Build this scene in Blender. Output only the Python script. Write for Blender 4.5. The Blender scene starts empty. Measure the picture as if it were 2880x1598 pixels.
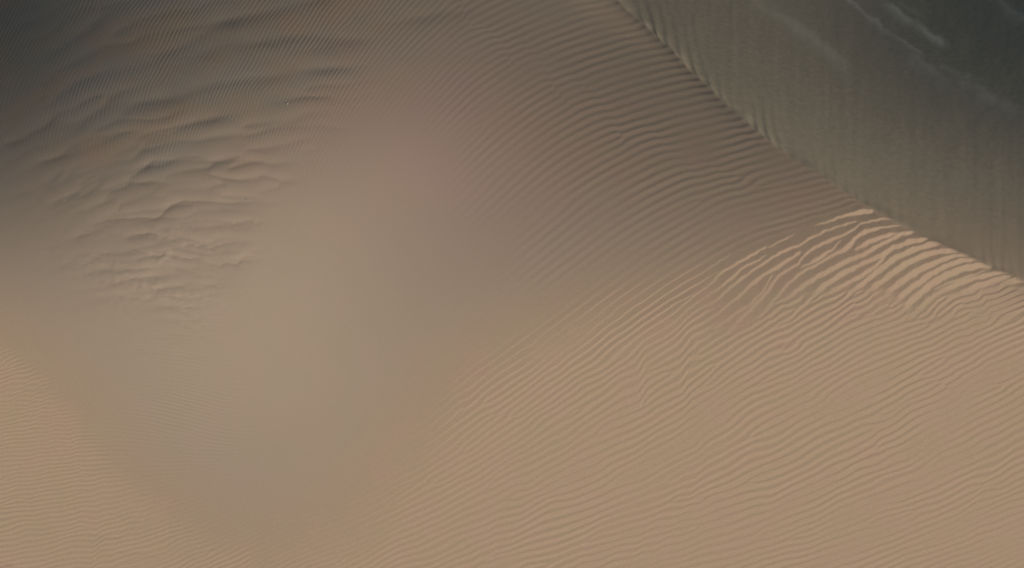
import bpy, math, random
import numpy as np

# ---------------------------------------------------------------- constants
rng = np.random.default_rng(11)
R = math.radians
PITCH, HFOV = R(50), R(24)
DIST = 50.0 / math.tan(HFOV / 2)
SUN_EL, SUN_STRENGTH, SMAX = R(14), 4.4, 0.56
SKY_STRENGTH = 0.055
EXPOSURE = 0.0
PXW, PXH = 2880.0, 1598.0
cam_pos = np.array([0.0, -DIST * math.cos(PITCH), DIST * math.sin(PITCH)])


def project(X, Y, Z):
    """Where a point of the dunes is seen in the photograph, in its pixels."""
    dy, dz = Y - cam_pos[1], Z - cam_pos[2]
    zf = dy * math.cos(PITCH) - dz * math.sin(PITCH)
    yu = dy * math.sin(PITCH) + dz * math.cos(PITCH)
    k = PXW / (2 * math.tan(HFOV / 2))
    return PXW / 2 + X / zf * k, PXH / 2 - yu / zf * k


def sstep(a, b, x):
    t = np.clip((x - a) / (b - a), 0, 1)
    return t * t * (3 - 2 * t)


def blur(a, n):
    if n < 1:
        return a
    k = np.exp(-0.5 * (np.arange(-3 * n, 3 * n + 1) / n) ** 2)
    k /= k.sum()
    m = 3 * n
    b = np.pad(a, ((m, m), (0, 0)), mode='edge')
    b = sum(k[i] * b[i:i + a.shape[0]] for i in range(2 * m + 1))
    b = np.pad(b, ((0, 0), (m, m)), mode='edge')
    return sum(k[i] * b[:, i:i + a.shape[1]] for i in range(2 * m + 1))


def bspline(M, x0, y0, step, xs, ys):
    """Smooth (cubic B-spline) values of the grid M on the finer grid xs * ys."""
    def taps(s, o, n):
        f = np.clip((s - o) / step, 1.0, n - 3.001)
        i = np.floor(f).astype(int)
        t = f - i
        w = np.stack([(1 - t) ** 3, 3 * t ** 3 - 6 * t ** 2 + 4, -3 * t ** 3 + 3 * t ** 2 + 3 * t + 1, t ** 3]) / 6
        return i, w
    ix, wx = taps(xs, x0, M.shape[1])
    iy, wy = taps(ys, y0, M.shape[0])
    rows = sum(wy[j][:, None] * M[iy - 1 + j] for j in range(4))
    return sum(wx[j][None, :] * rows[:, ix - 1 + j] for j in range(4))


def gridnoise(U, V, su, sv, seed, ang=0.0):
    """Smooth value noise with feature size su * sv, turned by ang."""
    r = np.random.default_rng(seed)
    T = r.standard_normal((256, 256))
    c, s = math.cos(ang), math.sin(ang)
    x, y = (U * c + V * s) / su + 500, (-U * s + V * c) / sv + 500
    i, j = np.floor(x).astype(int), np.floor(y).astype(int)
    fx, fy = x - i, y - j
    def w(t):
        return [(1 - t) ** 3 / 6, (3 * t ** 3 - 6 * t ** 2 + 4) / 6, (-3 * t ** 3 + 3 * t ** 2 + 3 * t + 1) / 6, t ** 3 / 6]
    wx, wy = w(fx), w(fy)
    out = np.zeros_like(x)
    for a in range(4):
        for b in range(4):
            out += wx[a] * wy[b] * T[(j + b) % 256, (i + a) % 256]
    return out * 2.0


def lin(g):
    g = np.asarray(g, float) / 255
    return np.where(g < 0.04045, g / 12.92, ((g + 0.055) / 1.055) ** 2.4)


SKY_G, SUN_G = 0.027, 0.235
def light(g):
    """Share of full sunlight that a green value of the photograph stands for."""
    return (lin(g) - SKY_G) / SUN_G


def table(rows, us, vs, U, V):
    A = np.array(rows, float)
    iu = np.clip(U / PXW, us[0], us[-1])
    iv = np.clip(V / PXH, vs[0], vs[-1])
    n = 121
    fu, fv = np.linspace(us[0], us[-1], n), np.linspace(vs[0], vs[-1], n)
    B = np.stack([np.interp(fu, us, r) for r in A])
    B = np.stack([np.interp(fv, vs, B[:, k]) for k in range(n)], axis=1)
    B = blur(B, 5)
    x, y = (iu - us[0]) / (us[-1] - us[0]) * (n - 1), (iv - vs[0]) / (vs[-1] - vs[0]) * (n - 1)
    i, j = np.clip(x.astype(int), 0, n - 2), np.clip(y.astype(int), 0, n - 2)
    fx, fy = x - i, y - j
    return (B[j, i] * (1 - fx) + B[j, i + 1] * fx) * (1 - fy) + (B[j + 1, i] * (1 - fx) + B[j + 1, i + 1] * fx) * fy


D2S = 2880 / 2576.0            # traced on a 2576 px wide view
def line(pts, k=D2S, ox=0, oy=0):
    return np.array([(ox + x * k, oy + y * k) for x, y in pts])


def polydist(P, U, V):
    """Distance to a polyline, signed (+ below / right of its direction), and the run along it (0..1)."""
    best = np.full(U.shape, 1e9); sg = np.zeros(U.shape); run = np.zeros(U.shape)
    L = np.concatenate([[0], np.cumsum(np.hypot(*np.diff(P, axis=0).T))])
    for i in range(len(P) - 1):
        a, b = P[i], P[i + 1]
        d = b - a
        t = np.clip(((U - a[0]) * d[0] + (V - a[1]) * d[1]) / (d @ d), 0, 1)
        ex, ey = U - a[0] - t * d[0], V - a[1] - t * d[1]
        q = np.hypot(ex, ey)
        m = q < best
        best = np.where(m, q, best)
        sg = np.where(m, np.sign(d[0] * ey - d[1] * ex), sg)
        run = np.where(m, (L[i] + t * (L[i + 1] - L[i])) / L[-1], run)
    return best * sg, run


# ---------------------------------------------------------------- what the photograph shows
CREST = line([(1290, -235), (1550, 0), (1640, 80), (1740, 180), (1850, 290), (1950, 370), (2060, 440), (2140, 500),
              (2280, 580), (2400, 635), (2500, 675), (2576, 705), (2800, 790)])
LIT = line([(-200, 690), (0, 860), (100, 940), (200, 1060), (300, 1200), (400, 1280), (560, 1388), (700, 1378), (850, 1310),
            (950, 1200), (1050, 1080), (1150, 950), (1300, 850), (1500, 750), (1700, 690), (1920, 610), (2050, 560), (2190, 522),
            (2300, 500), (2800, 430)])
US = [i / 10 for i in range(11)]
WIND = [[49, 66, 78, 84, 90, 90, 93, 88, 85, 80, 75],
        [53, 70, 85, 92, 100, 92, 84, 82, 80, 78, 75],
        [64, 84, 97, 104, 112, 100, 90, 86, 82, 80, 78],
        [80, 98, 110, 122, 124, 108, 98, 93, 90, 88, 85],
        [101, 114, 125, 134, 124, 113, 109, 106, 105, 105, 104],
        [119, 124, 132, 137, 124, 122, 119, 118, 118, 118, 116],
        [127, 130, 138, 137, 128, 129, 127, 126, 126, 124, 122],
        [129, 129, 136, 135, 130, 130, 129, 126, 124, 123, 122],
        [129, 130, 131, 132, 131, 130, 128, 126, 126, 126, 126],
        [128, 128, 130, 131, 131, 128, 127, 126, 126, 126, 126],
        [128, 128, 128, 130, 129, 127, 127, 126, 126, 126, 126]]
SLIP = [[90, 90, 90, 88, 84, 80, 78, 80, 72, 54, 48],
        [90, 90, 90, 88, 84, 82, 80, 85, 77, 59, 51],
        [90, 90, 90, 88, 86, 84, 82, 90, 87, 72, 60],
        [95, 95, 95, 95, 95, 92, 92, 96, 98, 89, 80],
        [100, 100, 100, 100, 100, 100, 98, 99, 104, 98, 89],
        [112, 112, 112, 112, 112, 112, 112, 112, 112, 110, 103],
        [118, 118, 118, 118, 118, 118, 118, 118, 118, 117, 115],
        [125] * 11, [125] * 11, [125] * 11, [125] * 11]

# ripples: u, v, line angle ('/' positive), spacing in photo px, light contrast
RIP = [(.60, .03, 15, 26, .13), (.5, .05, 25, 26, .10), (.42, .12, 38, 22, .08), (.5, .2, 33, 26, .13), (.6, .12, 18, 30, .13),
       (.65, .2, 10, 30, .13), (.6, .25, 29, 28, .14), (.5, .3, 38, 24, .10), (.7, .25, 13, 30, .15), (.65, .35, 29, 30, .14),
       (.55, .42, 38, 28, .08), (.75, .33, 15, 30, .14), (.7, .42, 30, 28, .13), (.6, .5, 35, 28, .10), (.8, .42, 18, 26, .13),
       (.85, .42, 20, 26, .13), (.75, .5, 31, 26, .12), (.85, .5, 25, 26, .12), (.65, .6, 38, 25, .07), (.9, .5, 18, 27, .1),
       (.55, .65, 38, 24, .03), (.97, .53, 18, 27, .1), (.8, .6, 30, 26, .1), (.95, .6, 26, 26, .1), (.7, .7, 34, 27, .1),
       (.5, .7, 33, 24, .03), (.6, .75, 31, 26, .1), (.45, .78, 38, 24, .06), (.9, .7, 28, 30, .1), (.8, .8, 28, 31, .1),
       (.95, .8, 26, 31, .1), (.6, .85, 24, 29, .1), (.45, .88, 26, 25, .1), (.7, .9, 20, 29, .1), (.85, .92, 21, 27, .1),
       (.97, .95, 21, 26, .1), (.5, .97, 18, 26, .1), (.4, .93, 22, 23, .1), (.35, .98, 25, 20, .1), (.65, .98, 15, 26, .1),
       (.8, 1, 17, 26, .1),
       (.02, .72, 12, 16, .1), (.05, .8, 10, 17, .1), (.1, .85, 10, 18, .1), (.03, .9, 8, 20, .1), (.12, .93, 15, 20, .1),
       (.2, .93, 25, 20, .1), (.05, .98, 14, 21, .1), (.25, .98, 30, 20, .1), (.18, .99, 22, 20, .1),
       (.05, .05, 62, 13, .05), (.1, .1, 65, 13, .10), (.15, .03, 60, 14, .13), (.2, .1, 62, 13, .13), (.25, .05, 58, 14, .14),
       (.3, .12, 55, 13, .14), (.35, .05, 52, 15, .14), (.38, .12, 50, 15, .12), (.3, .2, 70, 12, .10), (.2, .2, 74, 12, .07),
       (.1, .2, 76, 13, .05), (.34, .2, 72, 12, .08), (.25, .3, 84, 11, .05), (.1, .3, 82, 12, .03), (.22, .4, 86, 11, .05),
       (.4, .2, 50, 18, .03), (.37, .3, 55, 20, .0), (.36, .4, 45, 22, .0), (.35, .5, 40, 22, .0), (.35, .6, 40, 22, .0),
       (.35, .7, 35, 22, .0), (.3, .8, 25, 20, .0), (.3, .9, 20, 20, .01), (.45, .45, 42, 26, .02), (.45, .35, 44, 24, .02),
       (.45, .55, 38, 26, .0), (.42, .65, 38, 24, .0), (.38, .8, 32, 23, .0), (.43, .25, 45, 20, .03),
       (.05, .4, 60, 13, .02), (.05, .5, 40, 14, .0), (.13, .5, 60, 13, .02), (.24, .48, 84, 11, .05), (.05, .6, 25, 16, .0),
       (.12, .65, 10, 14, .02), (.18, .62, -5, 14, .10), (.17, .7, -14, 14, .17), (.2, .74, -22, 14, .16), (.13, .74, -8, 14, .06),
       (.08, .68, 8, 15, .0), (.2, .85, 15, 16, .0), (.25, .7, 0, 14, .0)]

# sunlit crests at the edge of the shade: x, y and half width on a view of the photograph
BANDS = [[(885, 275, 2), (960, 250, 5), (1060, 215, 9), (1180, 185, 12), (1290, 160, 13), (1350, 157, 12)],
         [(515, 452, 2), (560, 432, 4), (640, 390, 5), (720, 340, 2)],
         [(-90, 720, 7), (0, 650, 5), (60, 600, 4), (130, 555, 3), (200, 510, 1)],
         [(-90, 870, 8), (0, 790, 8), (60, 730, 10), (130, 660, 9), (240, 590, 9), (350, 530, 8), (440, 475, 7), (497, 445, 6)],
         [(-90, 930, 9), (0, 860, 9), (100, 790, 9), (200, 710, 9), (300, 620, 8), (380, 575, 7), (450, 540, 6), (492, 505, 4)],
         [(0, 960, 10), (120, 850, 10), (250, 740, 10), (380, 640, 9), (500, 560, 9), (620, 490, 10), (700, 455, 10), (760, 435, 7), (840, 380, 8), (960, 325, 8), (1060, 285, 6), (1150, 262, 6), (1215, 240, 7)],
         [(0, 1060, 10), (130, 960, 10), (270, 850, 10), (400, 730, 12), (520, 640, 12), (650, 570, 12), (770, 490, 9)],
         [(0, 1140, 12), (150, 1060, 10), (250, 980, 11), (380, 900, 10), (480, 790, 9), (545, 675, 5)],
         [(200, 1120, 12), (370, 950, 12), (470, 850, 12), (560, 730, 12), (600, 670, 12), (680, 625, 10), (760, 580, 9), (790, 525, 9), (860, 470, 10), (1000, 400, 12), (1120, 350, 9), (1210, 305, 7), (1260, 260, 5), (1340, 240, 6), (1440, 222, 6), (1497, 225, 2)],
         [(790, 610, 5), (880, 560, 10), (960, 510, 11), (1040, 455, 8), (1105, 390, 3)],
         [(440, 1020, 12), (540, 900, 12), (680, 735, 11), (780, 650, 10), (870, 605, 10), (1000, 530, 12), (1120, 470, 16), (1175, 430, 18), (1200, 385, 12), (1300, 325, 12), (1420, 290, 9), (1500, 280, 7), (1575, 273, 3)],
         [(1215, 465, 7), (1280, 430, 14), (1380, 385, 14), (1500, 348, 11), (1545, 342, 4)],
         [(520, 1040, 14), (640, 900, 16), (760, 780, 18), (900, 690, 18), (1050, 610, 20), (1180, 545, 18), (1300, 500, 18), (1400, 440, 14), (1500, 385, 13), (1580, 345, 14), (1680, 325, 12)],
         [(690, 1020, 14), (830, 880, 18), (960, 760, 20), (1100, 665, 20), (1260, 585, 16), (1430, 510, 18), (1520, 445, 18), (1650, 405, 18), (1795, 382, 9)],
         [(900, 930, 18), (1030, 800, 18), (1130, 745, 14), (1260, 680, 16), (1370, 610, 14), (1440, 535, 10), (1480, 490, 6)],
         [(1010, 960, 16), (1180, 810, 16), (1300, 720, 18), (1420, 620, 20), (1540, 530, 22), (1680, 465, 20), (1800, 430, 18), (1905, 415, 14)],
         [(1140, 960, 18), (1340, 790, 20), (1480, 680, 22), (1620, 580, 22), (1760, 512, 20), (1900, 480, 20), (2015, 472, 16)],
         [(1290, 950, 20), (1450, 830, 22), (1600, 715, 24), (1740, 620, 20), (1900, 550, 18), (2010, 515, 14), (2120, 510, 9)],
         [(1430, 980, 22), (1550, 870, 22), (1680, 760, 24), (1820, 665, 22), (1950, 595, 18), (2070, 553, 16), (2185, 543, 9)],
         [(1560, 980, 24), (1680, 870, 24), (1810, 750, 24), (1960, 660, 26), (2100, 610, 24), (2220, 590, 22), (2300, 598, 14)],
         [(1860, 775, 5), (1980, 720, 8), (2100, 690, 8), (2200, 650, 6), (2260, 630, 3)],
         [(1680, 1000, 24), (1800, 880, 24), (1920, 790, 22), (2060, 730, 20), (2200, 685, 16), (2330, 655, 14), (2450, 648, 10)],
         [(1830, 1000, 24), (1930, 900, 24), (2050, 825, 24), (2180, 765, 24), (2320, 712, 20), (2480, 668, 8)],
         [(1960, 1000, 24), (2060, 920, 26), (2170, 850, 26), (2300, 780, 24), (2450, 720, 22), (2572, 700, 24), (2700, 690, 24)],
         [(2120, 1000, 24), (2240, 920, 26), (2380, 850, 26), (2572, 780, 24), (2700, 740, 24)]]
BRANCH = (1, 7, 9, 11, 14, 20)
BANDW = [np.array([p[2] for p in b]) / 2.858 for b in BANDS]
BANDS = [line([p[:2] for p in b], 1 / 2.858, 1980, 540) for b in BANDS]


def tracedzone(u, ld):
    return sstep(1955, 2040, u) * (1 - sstep(180, 212, ld - 85 * sstep(2350, 2620, u) + 14 * gridnoise(u, v, 60, 60, 97))) * sstep(-60, -30, ld)


def bandmask(u, v, edge):
    """1 on the sunlit crests traced above."""
    out = np.zeros(u.shape)
    for P, W in zip(BANDS, BANDW):
        d0, d1 = P.min(0) - 30, P.max(0) + 30
        jj, ii = np.where((u > d0[0]) & (u < d1[0]) & (v > d0[1]) & (v < d1[1]))
        if len(jj) == 0:
            continue
        q = (slice(jj.min(), jj.max() + 1), slice(ii.min(), ii.max() + 1))
        d, run = polydist(P, u[q], v[q])
        L = np.concatenate([[0], np.cumsum(np.hypot(*np.diff(P, axis=0).T))])
        w = np.interp(run, L / L[-1], W)
        out[q] = np.maximum(out[q], 1 - sstep(-edge, edge, np.abs(d) - w))
    return out


# wave fronts of the left-hand side: crease line, depth, strength
WAVES = [([(520, 60), (620, 40), (700, 25), (780, 5), (860, -10)], 26, .16), ([(370, 150), (480, 105), (560, 55), (620, 40)], 22, .10),
         ([(440, 150), (540, 122), (660, 100), (780, 92), (880, 100), (960, 105)], 22, .20), ([(940, 60), (1010, 55), (1120, 30), (1200, 25)], 18, .12),
         ([(330, 250), (450, 245), (540, 210), (640, 200), (740, 178), (860, 172), (960, 170)], 24, .17),
         ([(640, 250), (740, 238), (830, 236), (920, 245)], 18, .10), ([(120, 330), (200, 310), (280, 268), (400, 250), (480, 225)], 22, .10),
         ([(330, 345), (430, 335), (500, 300), (580, 290)], 20, .10), ([(60, 420), (140, 395), (230, 345), (300, 330), (390, 330)], 20, .09),
         ([(600, 320), (700, 322), (800, 318), (900, 325)], 16, .07),
         ([(150, 460), (250, 420), (330, 400), (380, 350), (470, 345)], 18, .10),
         ([(240, 500), (310, 470), (350, 430), (385, 405), (450, 402), (560, 405), (680, 400)], 20, .15),
         ([(100, 520), (190, 480), (240, 455), (285, 420)], 16, .10), ([(330, 470), (370, 455), (420, 460), (480, 455)], 12, .08),
         ([(245, 520), (300, 475), (330, 460), (380, 462), (430, 462)], 14, .16),
         ([(200, 570), (270, 550), (380, 546), (408, 538), (430, 515), (470, 502), (540, 510), (620, 508), (700, 505)], 20, .24),
         ([(180, 600), (240, 578), (300, 556)], 14, .10),
         ([(430, 560), (480, 556), (545, 553), (620, 560), (690, 556)], 16, .16), ([(500, 575), (560, 570), (640, 575)], 14, .08),
         ([(270, 582), (310, 592), (370, 594), (430, 600), (470, 614), (510, 622), (555, 614), (600, 608), (660, 620)], 17, .24),
         ([(290, 622), (330, 626), (350, 630), (380, 642), (430, 645), (480, 652), (520, 660), (580, 662), (620, 650), (680, 654)], 17, .22),
         ([(235, 640), (300, 640), (345, 636), (380, 642)], 14, .12), ([(200, 690), (270, 680), (330, 650), (380, 655)], 14, .12),
         ([(330, 712), (370, 705), (420, 680), (450, 672), (500, 690), (540, 700), (600, 690)], 15, .16),
         ([(250, 720), (320, 700), (380, 690), (420, 672)], 14, .10), ([(340, 770), (390, 735), (430, 715), (480, 725), (540, 718), (600, 725)], 14, .14),
         ([(200, 750), (280, 740), (340, 735)], 14, .07), ([(330, 790), (380, 765), (450, 770), (520, 760), (590, 765)], 13, .09),
         ([(380, 810), (440, 800), (500, 805), (560, 795)], 12, .07), ([(100, 620), (190, 600), (250, 570)], 16, .06),
         ([(60, 560), (150, 530), (220, 500)], 18, .06), ([(100, 680), (180, 660), (260, 640)], 16, .05),
         ([(20, 500), (90, 470), (160, 440)], 18, .07), ([(360, 840), (420, 850), (500, 845), (560, 860)], 10, .05),
         ([(300, 880), (400, 880), (480, 900), (540, 900)], 10, .05), ([(0, 370), (70, 340), (150, 290)], 22, .06),
         ([(0, 1412), (40, 1418), (100, 1450)], 14, .2), ([(215, 1345), (260, 1348), (320, 1350)], 9, .10), ([(275, 1385), (330, 1388), (400, 1394)], 9, .10)]

# ---------------------------------------------------------------- the broad shape of the dunes
ST = 0.25
mx, my = np.arange(-95, 95.01, ST), np.arange(-80, 100.01, ST)
X, Y = np.meshgrid(mx, my)
SQ2 = math.sqrt(0.5)


def dl(F):
    gy, gx = np.gradient(F, ST)
    return (-gx + gy) * SQ2, (gx + gy) * SQ2      # along the light's run, and across it


def crest_v(u):
    return np.interp(u, CREST[:, 0], CREST[:, 1])


def side(u, v):
    """> 0 on the slip face, in photo px."""
    s = (CREST[1, 1] - CREST[0, 1]) / (CREST[1, 0] - CREST[0, 0])
    e = np.minimum(u - CREST[0, 0], 0) * s
    s2 = (CREST[-1, 1] - CREST[-2, 1]) / (CREST[-1, 0] - CREST[-2, 0])
    return crest_v(u) + e + np.maximum(u - CREST[-1, 0], 0) * s2 - v


def drop(d, t0=0.50, dd=16.0, soft=0.12):
    dpos = soft * np.logaddexp(0, np.clip(d / soft, -40, 400))
    return -t0 * dd * (1 - np.exp(-dpos / dd))


H = np.zeros_like(X)
MM = (X + Y) * SQ2
mb = np.arange(MM.min() - 1, MM.max() + 1, 0.5)


def ground_at(pu, pv, Hs):
    """The point of the surface Hs seen at a photo pixel, by walking down the line of sight."""
    kk = PXW / (2 * math.tan(HFOV / 2))
    a_, b_ = (pu - PXW / 2) / kk, -(pv - PXH / 2) / kk
    d_ = np.array([a_, math.cos(PITCH) + b_ * math.sin(PITCH), -math.sin(PITCH) + b_ * math.cos(PITCH)])
    z = 0.0
    for _ in range(40):
        t_ = (z - cam_pos[2]) / d_[2]
        p_ = cam_pos + t_ * d_
        i_ = int(np.clip(round((p_[0] - mx[0]) / ST), 0, len(mx) - 1)); j_ = int(np.clip(round((p_[1] - my[0]) / ST), 0, len(my) - 1))
        z = 0.6 * z + 0.4 * float(Hs[j_, i_])
    return p_[0], p_[1], z


for it in range(6):
    u, v = project(X, Y, H)
    c = side(u, v)
    cp = np.array([ground_at(p[0], p[1], H)[:2] for p in CREST])
    cp = cp if it == 0 else 0.5 * cp + 0.5 * cp_old
    cp_old = cp
    # smooth the crest line before measuring from it
    tt = np.linspace(0, len(cp) - 1, 160)
    cl = np.stack([np.interp(tt, range(len(cp)), cp[:, k]) for k in (0, 1)], axis=1)
    for _ in range(60):
        cl[1:-1] = 0.25 * cl[:-2] + 0.5 * cl[1:-1] + 0.25 * cl[2:]
    cl[0] += (cl[0] - cl[8]) * 20; cl[-1] += (cl[-1] - cl[-9]) * 20
    dist = -polydist(np.vstack([cl[:1], cl[1:-1:3], cl[-1:]]), X, Y)[0] * -1
    dist = np.clip(dist, -80, 80)
    f = drop(dist)
    k0 = sstep(-.2, .2, dist)
    ul, vl = np.clip(u, -150, PXW + 150), np.clip(v, -120, PXH + 120)
    aw = light(table(WIND, US, US, ul, vl))
    sl = light(table(SLIP, US, US, ul, vl)) - .05 * np.exp(-np.clip(dist, 0, 99) / .7) * sstep(2250, 1800, u)
    ld, _ = polydist(LIT, u[::4, ::4], v[::4, ::4])
    ld = bspline(ld, mx[0], my[0], ST * 4, mx, my)
    k = k0
    # ripples of the lit zone: share of each ripple that faces the sun, and how much brighter it is there
    rr = sstep(900, 2100, u)
    wid = np.where(u > 700, 0.12 + (0.26 + .20 * (1 - rr)) * sstep(10, 170, ld) + (0.36 - .20 * (1 - rr)) * sstep(60, 520, ld), 0.38 + .1 * sstep(0, 150, ld))
    litlev = 0.95 + np.exp(-(np.clip(ld, 0, 999) / 180) ** 2) * (.09 * sstep(1000, 1500, u) + .03 * sstep(1900, 2500, u))
    tz = tracedzone(u, ld)
    bm = blur(bandmask(u, v, 5), 7) * tz
    zone = sstep(-20, 14, ld) * (1 - sstep(-2.3, -1.1, dist))
    gain = np.clip(litlev - aw, 0.02, 0.6) * zone
    bgain = np.clip(1.01 + .09 * sstep(2050, 2450, u) - aw, 0.05, 0.6) * tz * (1 - k) * (1 - .45 * sstep(40, 170, ld) * sstep(2450, 2150, u))
    base = (aw + gain * wid * (1 - tz) + bgain * bm) * (1 - k) + sl * k
    a = np.clip(base + (0.35 - base) * sstep(15, 170, u - PXW), -0.02, 1.3)
    fcut = 1 - sstep(15, 170, u - PXW)
    fl, fm = dl(f)
    gl, gm = dl(H); gm = blur(np.clip(gm, -1, 1), 3)
    s = gl.copy()
    for _ in range(4):
        s = (np.clip(a, 0, 1.5) * SMAX * np.sqrt(1 + s * s + gm ** 2) - math.sin(SUN_EL)) / math.cos(SUN_EL)
    s = blur(s, 2) - blur(np.clip(fl, -.3, .3) * fcut, 3)
    g = np.zeros_like(H)
    g[0] = np.concatenate([[0], np.cumsum(-SQ2 * ST * 0.5 * (s[0, 1:] + s[0, :-1]))])
    for j in range(1, len(my)):
        g[j, :-1] = g[j - 1, 1:] + 0.5 * (s[j, :-1] + s[j - 1, 1:]) * ST / SQ2
        g[j, -1] = g[j - 1, -1] + s[j, -1] * SQ2 * ST
    g = blur(g, 3)
    # each strip along the light keeps its own level: choose the levels so that the ground does not tip sideways
    gm_ = dl(g)[1]
    inn = (u > 0) & (u < PXW) & (v > 0) & (v < PXH)
    ib = ((MM - mb[0]) / 0.5).astype(int)
    num = np.bincount(ib[inn], gm_[inn], len(mb)); den = np.bincount(ib[inn], minlength=len(mb))
    ok = den > 30
    avg = np.interp(mb, mb[ok], num[ok] / den[ok])
    avg = blur(avg[:, None].repeat(2, 1), 8)[:, 0]
    lev = np.cumsum(-avg) * 0.5
    g = g + np.interp(MM, mb, lev)
    g -= g[np.argmin(abs(my)), np.argmin(abs(mx))] + f[np.argmin(abs(my)), np.argmin(abs(mx))]
    Hn = f + g
    print('macro', it, 'slipcross', float(np.abs(dl(Hn)[1][inn & (dist > 1)]).mean()), float(np.percentile(dl(Hn)[1][inn], [1, 50, 99])[0]), round(float(np.abs(Hn - H).mean()), 3), float(Hn.min()), float(Hn.max()), 'cross', float(np.percentile(np.abs(dl(Hn)[1]), 99)))
    H = Hn if it == 0 else 0.35 * H + 0.65 * Hn
    G = g if it == 0 else 0.35 * G + 0.65 * g

u, v = project(X, Y, H)
uy, ux = np.gradient(u, ST)
vy, vx = np.gradient(v, ST)
inside = (u > -60) & (u < PXW + 60) & (v > -60) & (v < PXH + 60)
xr, yr = X[inside], Y[inside]
tn = math.tan(SUN_EL)
sh = np.full_like(H, -1e9)
for j_ in range(1, len(my)):
    sh[j_, :-1] = np.maximum(sh[j_ - 1, 1:], H[j_ - 1, 1:]) - tn * ST / SQ2
shd = (sh > H + .02) & inside
print('macro shaded share', shd.mean(), [(int(u[q]), int(v[q])) for q in zip(*[w_[::400] for w_ in np.where(shd)])][:20])
print('footprint', xr.min(), xr.max(), yr.min(), yr.max())

# ---------------------------------------------------------------- fine grid
FS = 0.068
fx = np.arange(xr.min(), xr.max(), FS)
fy = np.arange(yr.min(), yr.max(), FS)
def fine(M):
    return bspline(M, mx[0], my[0], ST, fx, fy)
nx, ny = len(fx), len(fy)
print('fine', nx, ny)
fd = fine(dist)
fd = fd + np.exp(-(fd / 1.2) ** 2) * (.09 * gridnoise(*np.meshgrid(fx, fy), 2.2, 2.2, 15) + .03 * gridnoise(*np.meshgrid(fx, fy), .9, .9, 16))
FH = fine(G) + drop(fd)
FX, FY = np.meshgrid(fx, fy)
FU, FV = project(FX, FY, FH)
fld = fine(ld)
cpx = blur(side(FU, FV), 1)
fk = sstep(-.06, .06, fd)

# ripple parameters
rip = np.array(RIP)
rip[:, 3] *= np.interp(rip[:, 0] + .5 * rip[:, 1], [0, .5, 1.45], [.80, .84, .63]) * np.where((rip[:, 0] < .3) & (rip[:, 1] > .71), .84, 1)
def params(u, v):
    U, V = u / PXW, v / PXH * PXH / PXW
    pu, pv = rip[:, 0], rip[:, 1] * PXH / PXW
    out = np.zeros((4,) + U.shape)
    wsum = np.zeros(U.shape)
    for i in range(len(rip)):
        d2 = (U - pu[i]) ** 2 + (V - pv[i]) ** 2
        w = np.exp(-d2 / (2 * .034 ** 2)) + 3e-9 / (d2 + .0004) ** 2
        wsum += w
        th = rip[i, 2] * math.pi / 180
        out[0] += w * math.cos(2 * th); out[1] += w * math.sin(2 * th)
        out[2] += w * math.log(rip[i, 3]); out[3] += w * rip[i, 4]
    out /= wsum
    return 0.5 * np.arctan2(out[1], out[0]), np.exp(out[2]), out[3]

cs = (slice(None, None, 4), slice(None, None, 4))
pth, plam, pamp = params(u[cs], v[cs])


def sample(M, x, y, st=ST):
    i = int(np.clip(round((x - mx[0]) / st), 0, M.shape[1] - 1)); j = int(np.clip(round((y - my[0]) / st), 0, M.shape[0] - 1))
    return M[j, i]


class Phasor:
    """A ripple field: overlapping trains of waves that lock onto each other's phase."""
    def __init__(self, sn=1.4, stt=3.0, jit=0.45, fj=0.08, aj=0.08):
        self.re = np.zeros((ny, nx), np.float32); self.im = np.zeros((ny, nx), np.float32)
        self.sn, self.stt, self.jit, self.fj, self.aj = sn, stt, jit, fj, aj

    def stamp(self, x, y, th, lam, phase=None, amp=1.0, sn=None, stt=None):
        n = (-math.sin(th), -math.cos(th))
        J = (sample(ux, x, y), sample(uy, x, y), sample(vx, x, y), sample(vy, x, y))
        kx, ky = (J[0] * n[0] + J[2] * n[1]) / lam, (J[1] * n[0] + J[3] * n[1]) / lam
        K = math.hypot(kx, ky)
        L = 1 / K
        if kx * -SQ2 + ky * SQ2 < 0:
            kx, ky = -kx, -ky
        cx, cy = kx / K, ky / K
        sn, stt = (sn or self.sn) * L, (stt or self.stt) * L
        rx = 2.2 * math.hypot(sn * cx, stt * cy); ry = 2.2 * math.hypot(sn * cy, stt * cx)
        i0, i1 = max(0, int((x - rx - fx[0]) / FS)), min(nx, int((x + rx - fx[0]) / FS) + 1)
        j0, j1 = max(0, int((y - ry - fy[0]) / FS)), min(ny, int((y + ry - fy[0]) / FS) + 1)
        if i1 - i0 < 2 or j1 - j0 < 2:
            return
        if phase is None:
            i = min(max(int((x - fx[0]) / FS), 0), nx - 1); j = min(max(int((y - fy[0]) / FS), 0), ny - 1)
            re, im = self.re[j, i], self.im[j, i]
            if math.hypot(re, im) > 0.25:
                phase = math.atan2(im, re) + rng.normal(0, self.jit)
            else:
                phase = rng.uniform(0, 2 * math.pi)
        dx = (fx[i0:i1] - x)[None, :].astype(np.float32); dy = (fy[j0:j1] - y)[:, None].astype(np.float32)
        a, b = dx * cx + dy * cy, -dx * cy + dy * cx
        w = amp * np.exp(-0.5 * ((a / sn) ** 2 + (b / stt) ** 2))
        ph = 2 * math.pi * K * a + phase
        self.re[j0:j1, i0:i1] += w * np.cos(ph); self.im[j0:j1, i0:i1] += w * np.sin(ph)


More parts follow.
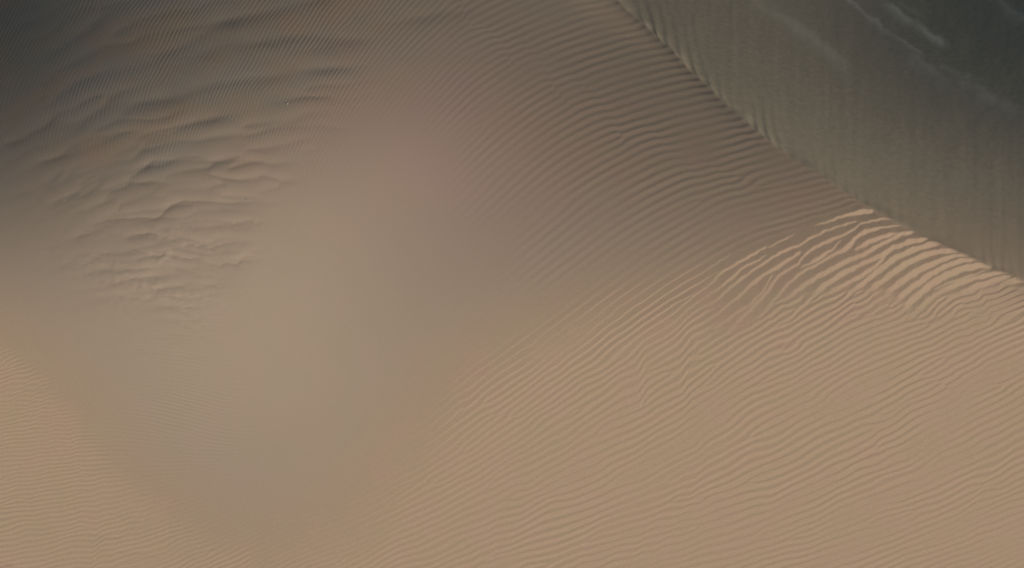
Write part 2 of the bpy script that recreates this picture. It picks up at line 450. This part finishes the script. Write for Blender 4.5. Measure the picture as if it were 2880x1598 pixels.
def plan_of(pu, pv):
    """The point of the dunes seen at a photo pixel."""
    x, y = 0.0, 0.0
    for _ in range(25):
        z = sample(H, x, y)
        q = project(np.array(x), np.array(y), np.array(z))
        e = (pu - q[0], pv - q[1])
        J = (sample(ux, x, y), sample(uy, x, y), sample(vx, x, y), sample(vy, x, y))
        det = J[0] * J[3] - J[1] * J[2]
        x = float(np.clip(x + 0.8 * (J[3] * e[0] - J[1] * e[1]) / det, mx[0], mx[-1])); y = float(np.clip(y + 0.8 * (-J[2] * e[0] + J[0] * e[1]) / det, my[0], my[-1]))
    return x, y, float(sample(H, x, y))


main = Phasor()
for bi_, b in enumerate(BANDS):
    if bi_ in BRANCH:
        continue
    L = np.concatenate([[0], np.cumsum(np.hypot(*np.diff(b, axis=0).T))])
    for s_ in np.arange(0, L[-1], 16):
        p = [np.interp(s_, L, b[:, 0]), np.interp(s_, L, b[:, 1])]
        q = [np.interp(s_ + 8, L, b[:, 0]) - np.interp(s_ - 8, L, b[:, 0]), np.interp(s_ + 8, L, b[:, 1]) - np.interp(s_ - 8, L, b[:, 1])]
        x, y, z = plan_of(*p)
        main.stamp(x, y, math.atan2(-q[1], q[0]), 20, phase=0.0, amp=1.2, sn=0.55, stt=1.2)

cand = []
cell = 2.0
for cy_ in np.arange(fy[0] - 2, fy[-1] + 2, cell):
    for cx_ in np.arange(fx[0] - 2, fx[-1] + 2, cell):
        xc, yc = np.clip(cx_ + 1, mx[0], mx[-1]), np.clip(cy_ + 1, my[0], my[-1])
        q = project(xc, yc, sample(H, xc, yc))
        if not (-120 < q[0] < PXW + 120 and -120 < q[1] < PXH + 120):
            continue
        if sample(plam * 0 + pamp, xc, yc, ST * 4) < 0.006:
            continue
        if side(np.array(q[0]), np.array(q[1])) > 60:
            continue
        lam_m = sample(plam, xc, yc, ST * 4) / (PXW / 100) * 1.1
        n = max(1, int(round(cell / (1.15 * lam_m))))
        for a_ in range(n):
            for b_ in range(n):
                cand.append((cx_ + (a_ + rng.random()) * cell / n, cy_ + (b_ + rng.random()) * cell / n))
sx, sy, _ = plan_of(2350, 730)
cand.sort(key=lambda p: math.hypot(p[0] - sx, p[1] - sy))
print('kernels', len(cand))
for x, y in cand:
    th, lam = sample(pth, x, y, ST * 4), sample(plam, x, y, ST * 4)
    calm = 0.35 if sample(ld, x, y) < 0 else 1.0
    main.jit = 0.45 * calm
    main.stamp(x, y, th + rng.normal(0, main.aj) * calm, lam * math.exp(rng.normal(0, main.fj) * calm))

# ---------------------------------------------------------------- profiles
def profile_table(edge_lo, edge_hi, N=256):
    ph = (np.arange(N) + .5) / N
    tabs = []
    for w in np.linspace(0.05, 0.95, 19):
        # sunlit from phase -w/2 (foot, soft) to +w/2 (crest, sharper)
        q = ((ph + 0.5) % 1) - 0.5
        S = sum(sstep(-w / 2 - edge_lo, -w / 2 + edge_lo, q + k) * (1 - sstep(w / 2 - edge_hi, w / 2 + edge_hi, q + k)) for k in (-1, 0, 1))
        S = S - S.mean()
        P = np.cumsum(S) / N
        tabs.append(P - P.mean())
    return np.array(tabs)
SHARP, SOFT = profile_table(.07, .04), profile_table(.20, .12)


def look(tab, w, ph):
    i = np.clip((w - 0.05) / 0.05, 0, 17.999); i0 = i.astype(int); fi = i - i0
    p = (ph % 1.0) * 256 - 0.5
    j0 = np.floor(p).astype(int); fj = p - j0
    j1 = (j0 + 1) % 256; j0 = j0 % 256
    A = tab[i0, j0] * (1 - fj) + tab[i0, j1] * fj
    B = tab[i0 + 1, j0] * (1 - fj) + tab[i0 + 1, j1] * fj
    return A * (1 - fi) + B * fi


def finep(M):
    return bspline(M, mx[0], my[0], ST * 4, fx, fy)
famp, flam, fth = finep(pamp), finep(plam), None
ph = np.arctan2(main.im, main.re) / (2 * math.pi)
# local wave vector from the field itself
cre, cim = main.re, main.im
m2 = cre ** 2 + cim ** 2 + 1e-6
gx_re, gx_im = np.gradient(cre, FS, axis=1), np.gradient(cim, FS, axis=1)
gy_re, gy_im = np.gradient(cre, FS, axis=0), np.gradient(cim, FS, axis=0)
kx = (cre * gx_im - cim * gx_re) / m2 / (2 * math.pi); ky = (cre * gy_im - cim * gy_re) / m2 / (2 * math.pi)
kl = blur(np.clip((-kx + ky) * SQ2, 0.15, 6), 6)
mag = np.sqrt(m2)
ref = blur(mag, 14)
alive = sstep(0.05, 0.28, mag / (ref + 1e-3))
# kinks that run across neighbouring ripples
def steps(period, seed, wob):
    q = (0.88 * FU + 0.25 * FV) / period + wob * gridnoise(FU, FV, 260, 200, seed) + 0.35 * gridnoise(FU, FV, 60, 110, seed + 1, .5)
    fr = q - np.floor(q)
    saw = sstep(.27, .73, fr) - fr
    return -saw * np.clip(0.5 + 0.7 * gridnoise(FU, FV, 120, 160, seed + 2, .5), 0, 1.4)
inlit = sstep(0, 160, fld)
far_right = sstep(1850, 2200, FU) * (1 - sstep(60, 260, fld))
kink = inlit * (1 - .9 * far_right) * (0.55 * steps(150, 61, .8) + 0.10 * gridnoise(FU, FV, 60, 150, 5, 0.5) + 0.08 * gridnoise(FU, FV, 28, 60, 6, 0.5))
botl = sstep(-10, 40, fld) * sstep(1000, 700, FU)
kink += botl * (0.6 * steps(85, 71, .8) + .10 * gridnoise(FU, FV, 22, 40, 74))
topl = sstep(1150, 900, FU) * sstep(800, 600, FV) * (1 - sstep(-60, 0, fld))
kink += topl * (0.22 * gridnoise(FU, FV, 40, 40, 75) + .22 * gridnoise(FU, FV, 90, 60, 76))
ph = ph + kink

# ---------------------------------------------------------------- relief from slopes
def relief(sl_, reach=9.0, mu=0.12):
    """Low relief whose slope along the light's run is sl_, kept level beyond the given reach and unstreaked across it."""
    F = np.fft.rfft2(np.pad(sl_, ((0, 128), (0, 128))))
    ky_ = 2 * math.pi * np.fft.fftfreq(ny + 128, FS)[:, None]; kx_ = 2 * math.pi * np.fft.rfftfreq(nx + 128, FS)[None, :]
    kl_, km_ = (-kx_ + ky_) * SQ2, (kx_ + ky_) * SQ2
    return np.fft.irfft2(-1j * kl_ * F / (kl_ ** 2 + mu * km_ ** 2 + 1 / reach ** 2), s=(ny + 128, nx + 128))[:ny, :nx]


TOL = SMAX / math.cos(R(30)) * 1.05
# ---------------------------------------------------------------- wave fronts on the left
wsl = np.zeros((ny, nx)); dark = np.zeros((ny, nx))
jag = sstep(560, 680, FV)
WU = FU + 3 * gridnoise(FU, FV, 26, 22, 21) + (1 + 2.5 * jag) * gridnoise(FU, FV, 8, 8, 22)
WV = FV + 2.0 * gridnoise(FU, FV, 30, 20, 23) + (.5 + 3.0 * jag) * gridnoise(FU, FV, 8, 7, 24)
for pts, dep, amp in WAVES:
    P = line(pts)
    d0, d1 = P.min(0) - 120, P.max(0) + 170
    jj, ii = np.where((FU > d0[0]) & (FU < d1[0]) & (FV > d0[1]) & (FV < d1[1]))
    if len(jj) == 0:
        continue
    sl_ = (slice(jj.min(), jj.max() + 1), slice(ii.min(), ii.max() + 1))
    d, run = polydist(P, WU[sl_], WV[sl_])
    ends = sstep(0, .2, run) * (1 - sstep(.8, 1, run))
    soft = P[:, 1].mean() < 330
    e_ = 15.0 if soft else (2.5 + 5 * sstep(560, 440, P[:, 1].mean()))
    amp = amp * (.42 if soft else .55)
    dep = dep * (1.4 if soft else 1.2)
    below = sstep(-e_, e_, d)
    shp = -below * np.exp(-np.clip(d, 0, 400) / dep) + (0.3 if soft else 0.55) * (1 - below) * np.exp(np.clip(d, -400, 0) / (dep * .8))
    wsl[sl_] += amp * ends * shp
    dark[sl_] += amp * ends * below * np.exp(-np.clip(d, 0, 400) / (dep * 1.3))
WANG = [(.02, .1, 30), (.1, .1, 25), (.2, .08, 18), (.3, .08, 14), (.02, .25, 34), (.1, .25, 28), (.2, .22, 12), (.3, .2, 6), (.04, .36, 38), (.1, .36, 34),
        (.16, .35, 10), (.25, .35, 0), (.05, .45, 30), (.12, .43, 10), (.2, .43, -6), (.1, .52, 16), (.18, .5, -4), (.14, .58, 14), (.2, .58, -6), (.05, .58, 20), (.16, .66, 0)]
WA = np.array(WANG)
END = line([(1010, -40), (980, 150), (820, 330), (710, 480), (670, 620), (590, 720), (520, 900), (470, 1000)])
short = Phasor(sn=.9, stt=1.5, jit=1.0, fj=.22, aj=.22)
sc = []
for pv_ in np.arange(-20, 1080, 24):
    for pu_ in np.arange(-20, 1120, 34):
        sc.append((pu_ + rng.uniform(-14, 14), pv_ + rng.uniform(-10, 10)))
for pu_, pv_ in sc:
    if pu_ > np.interp(pv_, END[:, 1], END[:, 0]) + 60:
        continue
    d2_ = (WA[:, 0] - pu_ / PXW) ** 2 + ((WA[:, 1] - pv_ / PXH) * .555) ** 2
    w_ = 1 / (d2_ + .0006) ** 2
    th_ = R((WA[:, 2] * w_).sum() / w_.sum())
    x_, y_, _z = plan_of(pu_, pv_)
    short.stamp(x_, y_, th_ + rng.normal(0, short.aj), float(np.interp(pv_, [0, 300, 700, 950], [52, 44, 36, 26])) * math.exp(rng.normal(0, short.fj)))
sph_ = np.arctan2(short.im, short.re) / (2 * math.pi)
wmask = sstep(60, -90, FU + 25 * gridnoise(FU, FV, 60, 30, 26) - np.interp(FV, END[:, 1], END[:, 0])) * sstep(1010, 860, FV) * (.2 + .8 * sstep(20, 360, FU)) * (.5 + .5 * sstep(0, 260, FV))
wmask *= (1 - sstep(-120, -40, fld)) * np.clip(.8 + .5 * gridnoise(FU, FV, 150, 60, 27), .2, 1.5)
q_ = sph_ - np.floor(sph_)            # 0 at the crease; going up the slope the sand brightens, then drops into the next crease
wsl += wmask * (.17 * (1 - q_) ** 1.5 * sstep(0, .16, q_) - .19 * q_ ** 2.2 * sstep(1, .90, q_)) * (.15 + .22 * sstep(300, 580, FV + .15 * FU) + .50 * np.exp(-((FU - 430) / 220) ** 2 - ((FV - 690) / 130) ** 2))
dark += wmask * .10 * q_ ** 1.5
wsl = np.clip(wsl, -.34, .22) * (1 + .35 * gridnoise(FU, FV, 60, 40, 25))
# rough, pitted patches where the fronts break up
rough = np.exp(-(((FU - 450) / 190) ** 2 + ((FV - 760) / 110) ** 2))
pit = gridnoise(FU, FV, 7, 5, 31)
wsl += rough * (.07 * pit * sstep(.0, .8, gridnoise(FU, FV, 55, 20, 32)) + .05 * sstep(.1, .5, gridnoise(FU, FV, 45, 16, 33) + .25 * pit) * (1 - .0))
wav = relief(1.15 * TOL * wsl)

fwid = fine(wid); fzone = sstep(-20, 14, fld) * (1 - sstep(-1.3, -0.6, fd + 0.18 * gridnoise(FU, FV, 40, 40, 51))); fgain = fine(np.clip(litlev - aw, 0.02, 0.6)) * fzone * (1 + .12 * sstep(1100, 700, FU)) * np.clip(1 + .12 * gridnoise(FU, FV, 110, 60, 10, -.5), .7, 1.3)
vary = np.clip(1 + 0.35 * gridnoise(FU, FV, 90, 40, 8, -0.5), 0.3, 1.7)
soft_amp = famp * (1 - sstep(-30, 30, fld)) * (1 - sstep(-.05, .1, fd)) * vary * np.where(FU < 1150, .62 + np.clip(5 * dark * sstep(60, 200, FU), 0, .8), .62)
TOL = SMAX / math.cos(R(30)) * 1.05
rip_h = alive / np.maximum(kl, .15) * TOL * (fgain * look(SHARP, np.clip(fwid * (0.9 + 0.25 * gridnoise(FU, FV, 120, 30, 9, -.5)), .05, .9), ph) + soft_amp * look(SOFT, np.full_like(ph, .55), ph))
bands_f = bandmask(FU + 1.2 * gridnoise(FU, FV, 9, 9, 91) , FV + 1.0 * gridnoise(FU, FV, 9, 6, 92), 1.6)
ftz = fine(tz)
rip_h *= 1 - ftz * sstep(-30, 5, fld)
rip_h += relief(TOL * fine(bgain) * (bands_f * ftz - fine(bm)), 14.0)
# shallow ripples show on in the shade between the crests
rip_h += alive / np.maximum(kl, .15) * TOL * .05 * ftz * (1 - sstep(-.8, -.3, fd)) * (1 - bands_f) * (1 - sstep(-30, 30, fld)) * look(SOFT, np.full_like(ph, .5), ph)
print('ripple', float(rip_h.min()), float(rip_h.max()))

# ---------------------------------------------------------------- flutes of sliding sand on the slip face
slip = Phasor(sn=.8, stt=2.6, jit=1.2, fj=0.32, aj=0.14)
sc = []
for t in np.arange(0, 1, 0.006):
    L = np.concatenate([[0], np.cumsum(np.hypot(*np.diff(CREST, axis=0).T))])
    pu, pv = np.interp(t * L[-1], L, CREST[:, 0]), np.interp(t * L[-1], L, CREST[:, 1])
    for o in range(4):
        sc.append((pu + rng.uniform(-6, 6), pv - rng.uniform(0, 30) - o * 32))
for pu, pv in sc:
    if -80 < pu < PXW + 80 and -120 < pv < PXH:
        x, y, z = plan_of(pu, pv)
        slip.stamp(x, y, R(97 + rng.normal(0, 4) + 10 * sstep(2300, 1700, pu)), 26)
sph = np.arctan2(slip.im, slip.re) / (2 * math.pi)
cpx = np.maximum(fd, 0) * 24
sa = sstep(0, 5, cpx) * (.7 * np.exp(-np.clip(cpx, 0, 999) / 28) + .4 * np.exp(-np.clip(cpx, 0, 999) / 80)) * (0.42 - 0.32 * sstep(1850, 2350, FU)) * np.clip(.9 + .7 * gridnoise(FU, FV, 45, 200, 41), .1, 2.2)
slip_h = sa * 1.2 * SMAX * look(SOFT, np.full_like(sph, .6), sph) * 1.0
streak = gridnoise(FU, FV, 9, 160, 42) * 0.6 + gridnoise(FU, FV, 18, 260, 43)
slip_h += sstep(5, 40, cpx) * (1 - sstep(200, 700, cpx)) * 0.0024 * streak
slip_h += sstep(0, 30, cpx) * (.0007 * gridnoise(FU, FV, 11, 16, 44) + .0022 * gridnoise(FU, FV, 30, 70, 45) + .0005 * gridnoise(FU, FV, 6, 6, 46))

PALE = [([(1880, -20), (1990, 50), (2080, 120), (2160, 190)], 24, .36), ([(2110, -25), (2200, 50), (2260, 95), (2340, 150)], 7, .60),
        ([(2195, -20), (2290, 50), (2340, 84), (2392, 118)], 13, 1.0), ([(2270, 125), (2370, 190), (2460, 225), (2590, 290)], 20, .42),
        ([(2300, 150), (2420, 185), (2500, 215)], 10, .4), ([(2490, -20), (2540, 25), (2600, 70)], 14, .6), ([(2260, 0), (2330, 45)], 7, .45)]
pale = np.zeros((ny, nx))  # paler streaks mixed into the sand colour of the far corner
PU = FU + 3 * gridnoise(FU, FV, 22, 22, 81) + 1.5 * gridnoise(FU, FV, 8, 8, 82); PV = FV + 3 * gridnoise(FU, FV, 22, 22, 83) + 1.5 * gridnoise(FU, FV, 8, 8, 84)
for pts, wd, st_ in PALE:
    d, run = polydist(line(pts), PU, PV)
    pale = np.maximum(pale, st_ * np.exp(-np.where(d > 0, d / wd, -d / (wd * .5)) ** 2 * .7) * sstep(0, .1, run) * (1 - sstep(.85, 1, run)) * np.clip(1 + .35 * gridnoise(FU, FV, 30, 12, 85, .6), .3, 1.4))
GREY = [[.8, .7, .5, .25, .2], [.7, .5, .05, .2, .3], [.65, .7, .6, .45, .5], [.6, .6, .52, .45, .4], [.5, .5, .5, .5, .5]]
Q5 = [0, .25, .5, .75, 1]
shade_grey_mask = table(GREY, Q5, Q5, u, v) * (1 - sstep(-220, 60, ld))  # greyer, sky-lit tone of the shaded hollow painted into the sand colour
shade_grey_mask = np.clip(shade_grey_mask * (1 + sstep(620, 330, v) * sstep(1500, 1000, u + v) * (.5 * gridnoise(u, v, 120, 50, 101, -.3) + .3 * gridnoise(u, v, 40, 26, 102, -.3))), 0, 1.3)
TOT = FH + rip_h + wav + slip_h
grain = 0.0

# ---------------------------------------------------------------- ground sheet to the horizon
def outer(lo, hi):
    d, s, o = [], FS, 0.0
    while o < 4000:
        s = min(s * 1.22, 400); o += s; d.append(o)
    d = np.array(d)
    return d
d = outer(0, 0)
gx_ = np.concatenate([fx[0] - d[::-1], fx, fx[-1] + d]); gy_ = np.concatenate([fy[0] - d[::-1], fy, fy[-1] + d])
n0 = len(d)
lowest = float(H.min())
Z = bspline(G, mx[0], my[0], ST, gx_, gy_) + drop(bspline(dist, mx[0], my[0], ST, gx_, gy_))
ox = np.maximum(np.maximum(mx[0] - gx_, gx_ - mx[-1]), 0)[None, :]; oy = np.maximum(np.maximum(my[0] - gy_, gy_ - my[-1]), 0)[:, None]
far = sstep(0, 320, np.hypot(ox, oy))
Z = Z * (1 - far) + (lowest - 2) * far
Z[n0:n0 + ny, n0:n0 + nx] = TOT
# ease the ripples out at the border of the fine part
NY, NX = Z.shape
GX, GY = np.meshgrid(gx_, gy_)
co = np.stack([GX, GY, Z], axis=-1).reshape(-1, 3).astype(np.float32)
idx = np.arange(NY * NX).reshape(NY, NX)
quads = np.stack([idx[:-1, :-1], idx[:-1, 1:], idx[1:, 1:], idx[1:, :-1]], axis=-1).reshape(-1, 4).astype(np.int32)


def grid_object(name, co, quads, mat):
    me = bpy.data.meshes.new(name)
    me.vertices.add(len(co)); me.vertices.foreach_set('co', co.ravel())
    me.loops.add(quads.size); me.loops.foreach_set('vertex_index', quads.ravel())
    me.polygons.add(len(quads))
    me.polygons.foreach_set('loop_start', np.arange(0, quads.size, 4, dtype=np.int32))
    me.polygons.foreach_set('use_smooth', np.ones(len(quads), bool))
    me.update(calc_edges=True)
    me.materials.append(mat)
    o = bpy.data.objects.new(name, me)
    bpy.context.scene.collection.objects.link(o)
    return o


# ---------------------------------------------------------------- materials
def sand_material():
    m = bpy.data.materials.new('sand'); m.use_nodes = True
    nt = m.node_tree; N = nt.nodes; Lk = nt.links
    b = N['Principled BSDF']
    b.inputs['Roughness'].default_value = 1.0
    b.inputs['Specular IOR Level'].default_value = 0.0
    geo = N.new('ShaderNodeTexCoord')
    def noise(scale, det=2.0):
        n = N.new('ShaderNodeTexNoise'); n.inputs['Scale'].default_value = scale; n.inputs['Detail'].default_value = det
        Lk.new(geo.outputs['Object'], n.inputs['Vector']); return n
    r1 = N.new('ShaderNodeValToRGB')
    r1.color_ramp.elements[0].position = .32; r1.color_ramp.elements[1].position = .68
    r1.color_ramp.elements[0].color = (.414, .318, .211, 1); r1.color_ramp.elements[1].color = (.432, .313, .217, 1)
    n1 = noise(.30, 6); Lk.new(n1.outputs['Fac'], r1.inputs['Fac'])
    n2 = noise(9.0, 2)
    mr = N.new('ShaderNodeMapRange'); mr.inputs['From Min'].default_value = .25; mr.inputs['From Max'].default_value = .75
    mr.inputs['To Min'].default_value = .92; mr.inputs['To Max'].default_value = 1.08
    Lk.new(n2.outputs['Fac'], mr.inputs['Value'])
    mul = N.new('ShaderNodeVectorMath'); mul.operation = 'SCALE'
    Lk.new(r1.outputs['Color'], mul.inputs[0]); Lk.new(mr.outputs['Result'], mul.inputs['Scale'])
    last = mul.outputs['Vector']
    for nm, colr in (('rosy', (.436, .301, .236, 1)), ('shade_grey', (.378, .316, .237, 1)), ('slip_tint', (.375, .319, .222, 1)), ('pale_streak', (.62, .54, .39, 1))):
        at = N.new('ShaderNodeAttribute'); at.attribute_name = nm
        mx_ = N.new('ShaderNodeMix'); mx_.data_type = 'RGBA'
        Lk.new(at.outputs['Fac'], mx_.inputs[0]); Lk.new(last, mx_.inputs[6]); mx_.inputs[7].default_value = colr
        if nm == 'slip_tint':
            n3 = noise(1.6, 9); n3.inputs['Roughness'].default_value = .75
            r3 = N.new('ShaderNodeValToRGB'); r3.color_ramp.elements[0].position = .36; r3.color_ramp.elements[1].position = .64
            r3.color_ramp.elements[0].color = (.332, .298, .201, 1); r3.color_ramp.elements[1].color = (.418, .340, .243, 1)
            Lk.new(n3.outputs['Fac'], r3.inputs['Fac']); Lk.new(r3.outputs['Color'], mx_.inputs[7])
        last = mx_.outputs[2]
    Lk.new(last, b.inputs['Base Color'])
    return m


sand = sand_material()
ground = grid_object('sand_dunes', co, quads, sand)
ground['kind'] = 'structure'
for nm, arr in (('pale_streak', pale * .7), ('slip_tint', pale), ('rosy', pale), ('shade_grey', pale)):
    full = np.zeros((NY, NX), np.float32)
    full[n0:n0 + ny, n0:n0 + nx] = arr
    if nm == 'slip_tint':
        full = sstep(-.1, .3, bspline(dist, mx[0], my[0], ST, gx_, gy_)).astype(np.float32)  # greener, mottled sand colour beyond the crest
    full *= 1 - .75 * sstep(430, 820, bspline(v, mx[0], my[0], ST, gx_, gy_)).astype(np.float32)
    if nm == 'shade_grey':
        full = bspline(shade_grey_mask, mx[0], my[0], ST, gx_, gy_).astype(np.float32)
    if nm == 'rosy':
        full = np.exp(-bspline(((u - 1230) / 330) ** 2 + ((v - 420) / 330) ** 2 - .25 * sstep(700, 400, v) * gridnoise(u, v, 110, 60, 103, -.3), mx[0], my[0], ST, gx_, gy_)).astype(np.float32)
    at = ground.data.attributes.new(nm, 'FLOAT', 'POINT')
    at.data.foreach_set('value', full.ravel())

# ---------------------------------------------------------------- two small stones lying on the sand
def stone_material(name, c0, c1):
    m = bpy.data.materials.new(name); m.use_nodes = True
    nt = m.node_tree; N = nt.nodes; b = N['Principled BSDF']
    b.inputs['Roughness'].default_value = .9
    n = N.new('ShaderNodeTexNoise'); n.inputs['Scale'].default_value = 14; n.inputs['Detail'].default_value = 5
    r = N.new('ShaderNodeValToRGB'); r.color_ramp.elements[0].color = c0; r.color_ramp.elements[1].color = c1
    nt.links.new(n.outputs['Fac'], r.inputs['Fac']); nt.links.new(r.outputs['Color'], b.inputs['Base Color'])
    return m


def stone(name, pu, pv, size, mat, label, seed):
    import bmesh
    x, y, z = plan_of(pu, pv)
    i, j = int(round((x - fx[0]) / FS)), int(round((y - fy[0]) / FS))
    z = float(TOT[j, i])
    bm = bmesh.new(); bmesh.ops.create_icosphere(bm, subdivisions=3, radius=1)
    r = np.random.default_rng(seed)
    dirs = r.normal(size=(9, 3)); dirs /= np.linalg.norm(dirs, axis=1)[:, None]; cut = r.uniform(.62, .9, 9)
    for vt in bm.verts:
        q = np.array(vt.co)
        for d_, c_ in zip(dirs, cut):          # planes knock flat facets off the lump
            e = q @ d_ - c_
            if e > 0:
                q = q - d_ * e * .9
        vt.co = q * np.array([1.15, .85, .42]) * size
    me = bpy.data.meshes.new(name); bm.to_mesh(me); bm.free(); me.materials.append(mat)
    o = bpy.data.objects.new(name, me); bpy.context.scene.collection.objects.link(o)
    o.location = (x, y, z + .12 * size); o.rotation_euler = (.1, -.15, seed)
    o['label'] = label; o['category'] = 'stone'
    return o


stone('stone', 808, 293, .085, stone_material('pale_stone', (.42, .36, .29, 1), (.62, .56, .47, 1)), 'small pale stone lying alone among the fine ripples of the upper left slope', 3)
stone('stone', 692, 560, .06, stone_material('dark_stone', (.07, .06, .05, 1), (.15, .13, .11, 1)), 'tiny dark stone on the smooth sand beside the wavy left slope', 8)

# ---------------------------------------------------------------- light, sky, camera
S = bpy.context.scene
sun = bpy.data.lights.new('sun', 'SUN'); sun.energy = SUN_STRENGTH; sun.angle = R(0.5); sun.color = (1.0, 0.90, 0.845)
so = bpy.data.objects.new('sun', sun); S.collection.objects.link(so)
dirv = np.array([math.cos(SUN_EL) * SQ2, -math.cos(SUN_EL) * SQ2, math.sin(SUN_EL)])      # towards the sun
import mathutils
so.rotation_euler = mathutils.Vector(dirv).to_track_quat('Z', 'Y').to_euler()
so.location = tuple(dirv * 300)
w = bpy.data.worlds.new('World'); S.world = w; w.use_nodes = True
bg = w.node_tree.nodes['Background']
sky = w.node_tree.nodes.new('ShaderNodeTexSky'); sky.sky_type = 'NISHITA'; sky.sun_disc = False
sky.sun_elevation = SUN_EL; sky.sun_rotation = math.atan2(dirv[0], dirv[1])
w.node_tree.links.new(sky.outputs[0], bg.inputs[0]); bg.inputs[1].default_value = SKY_STRENGTH

cam = bpy.data.cameras.new('camera'); cam.sensor_width = 36; cam.lens = 18 / math.tan(HFOV / 2)
cam.clip_end = 12000
co_ = bpy.data.objects.new('camera', cam); S.collection.objects.link(co_)
co_.location = tuple(cam_pos); co_.rotation_euler = (math.pi / 2 - PITCH, 0, 0)
S.camera = co_
S.view_settings.view_transform = 'Standard'; S.view_settings.look = 'None'
S.view_settings.exposure = EXPOSURE; S.view_settings.gamma = 1
S.render.engine = 'CYCLES'
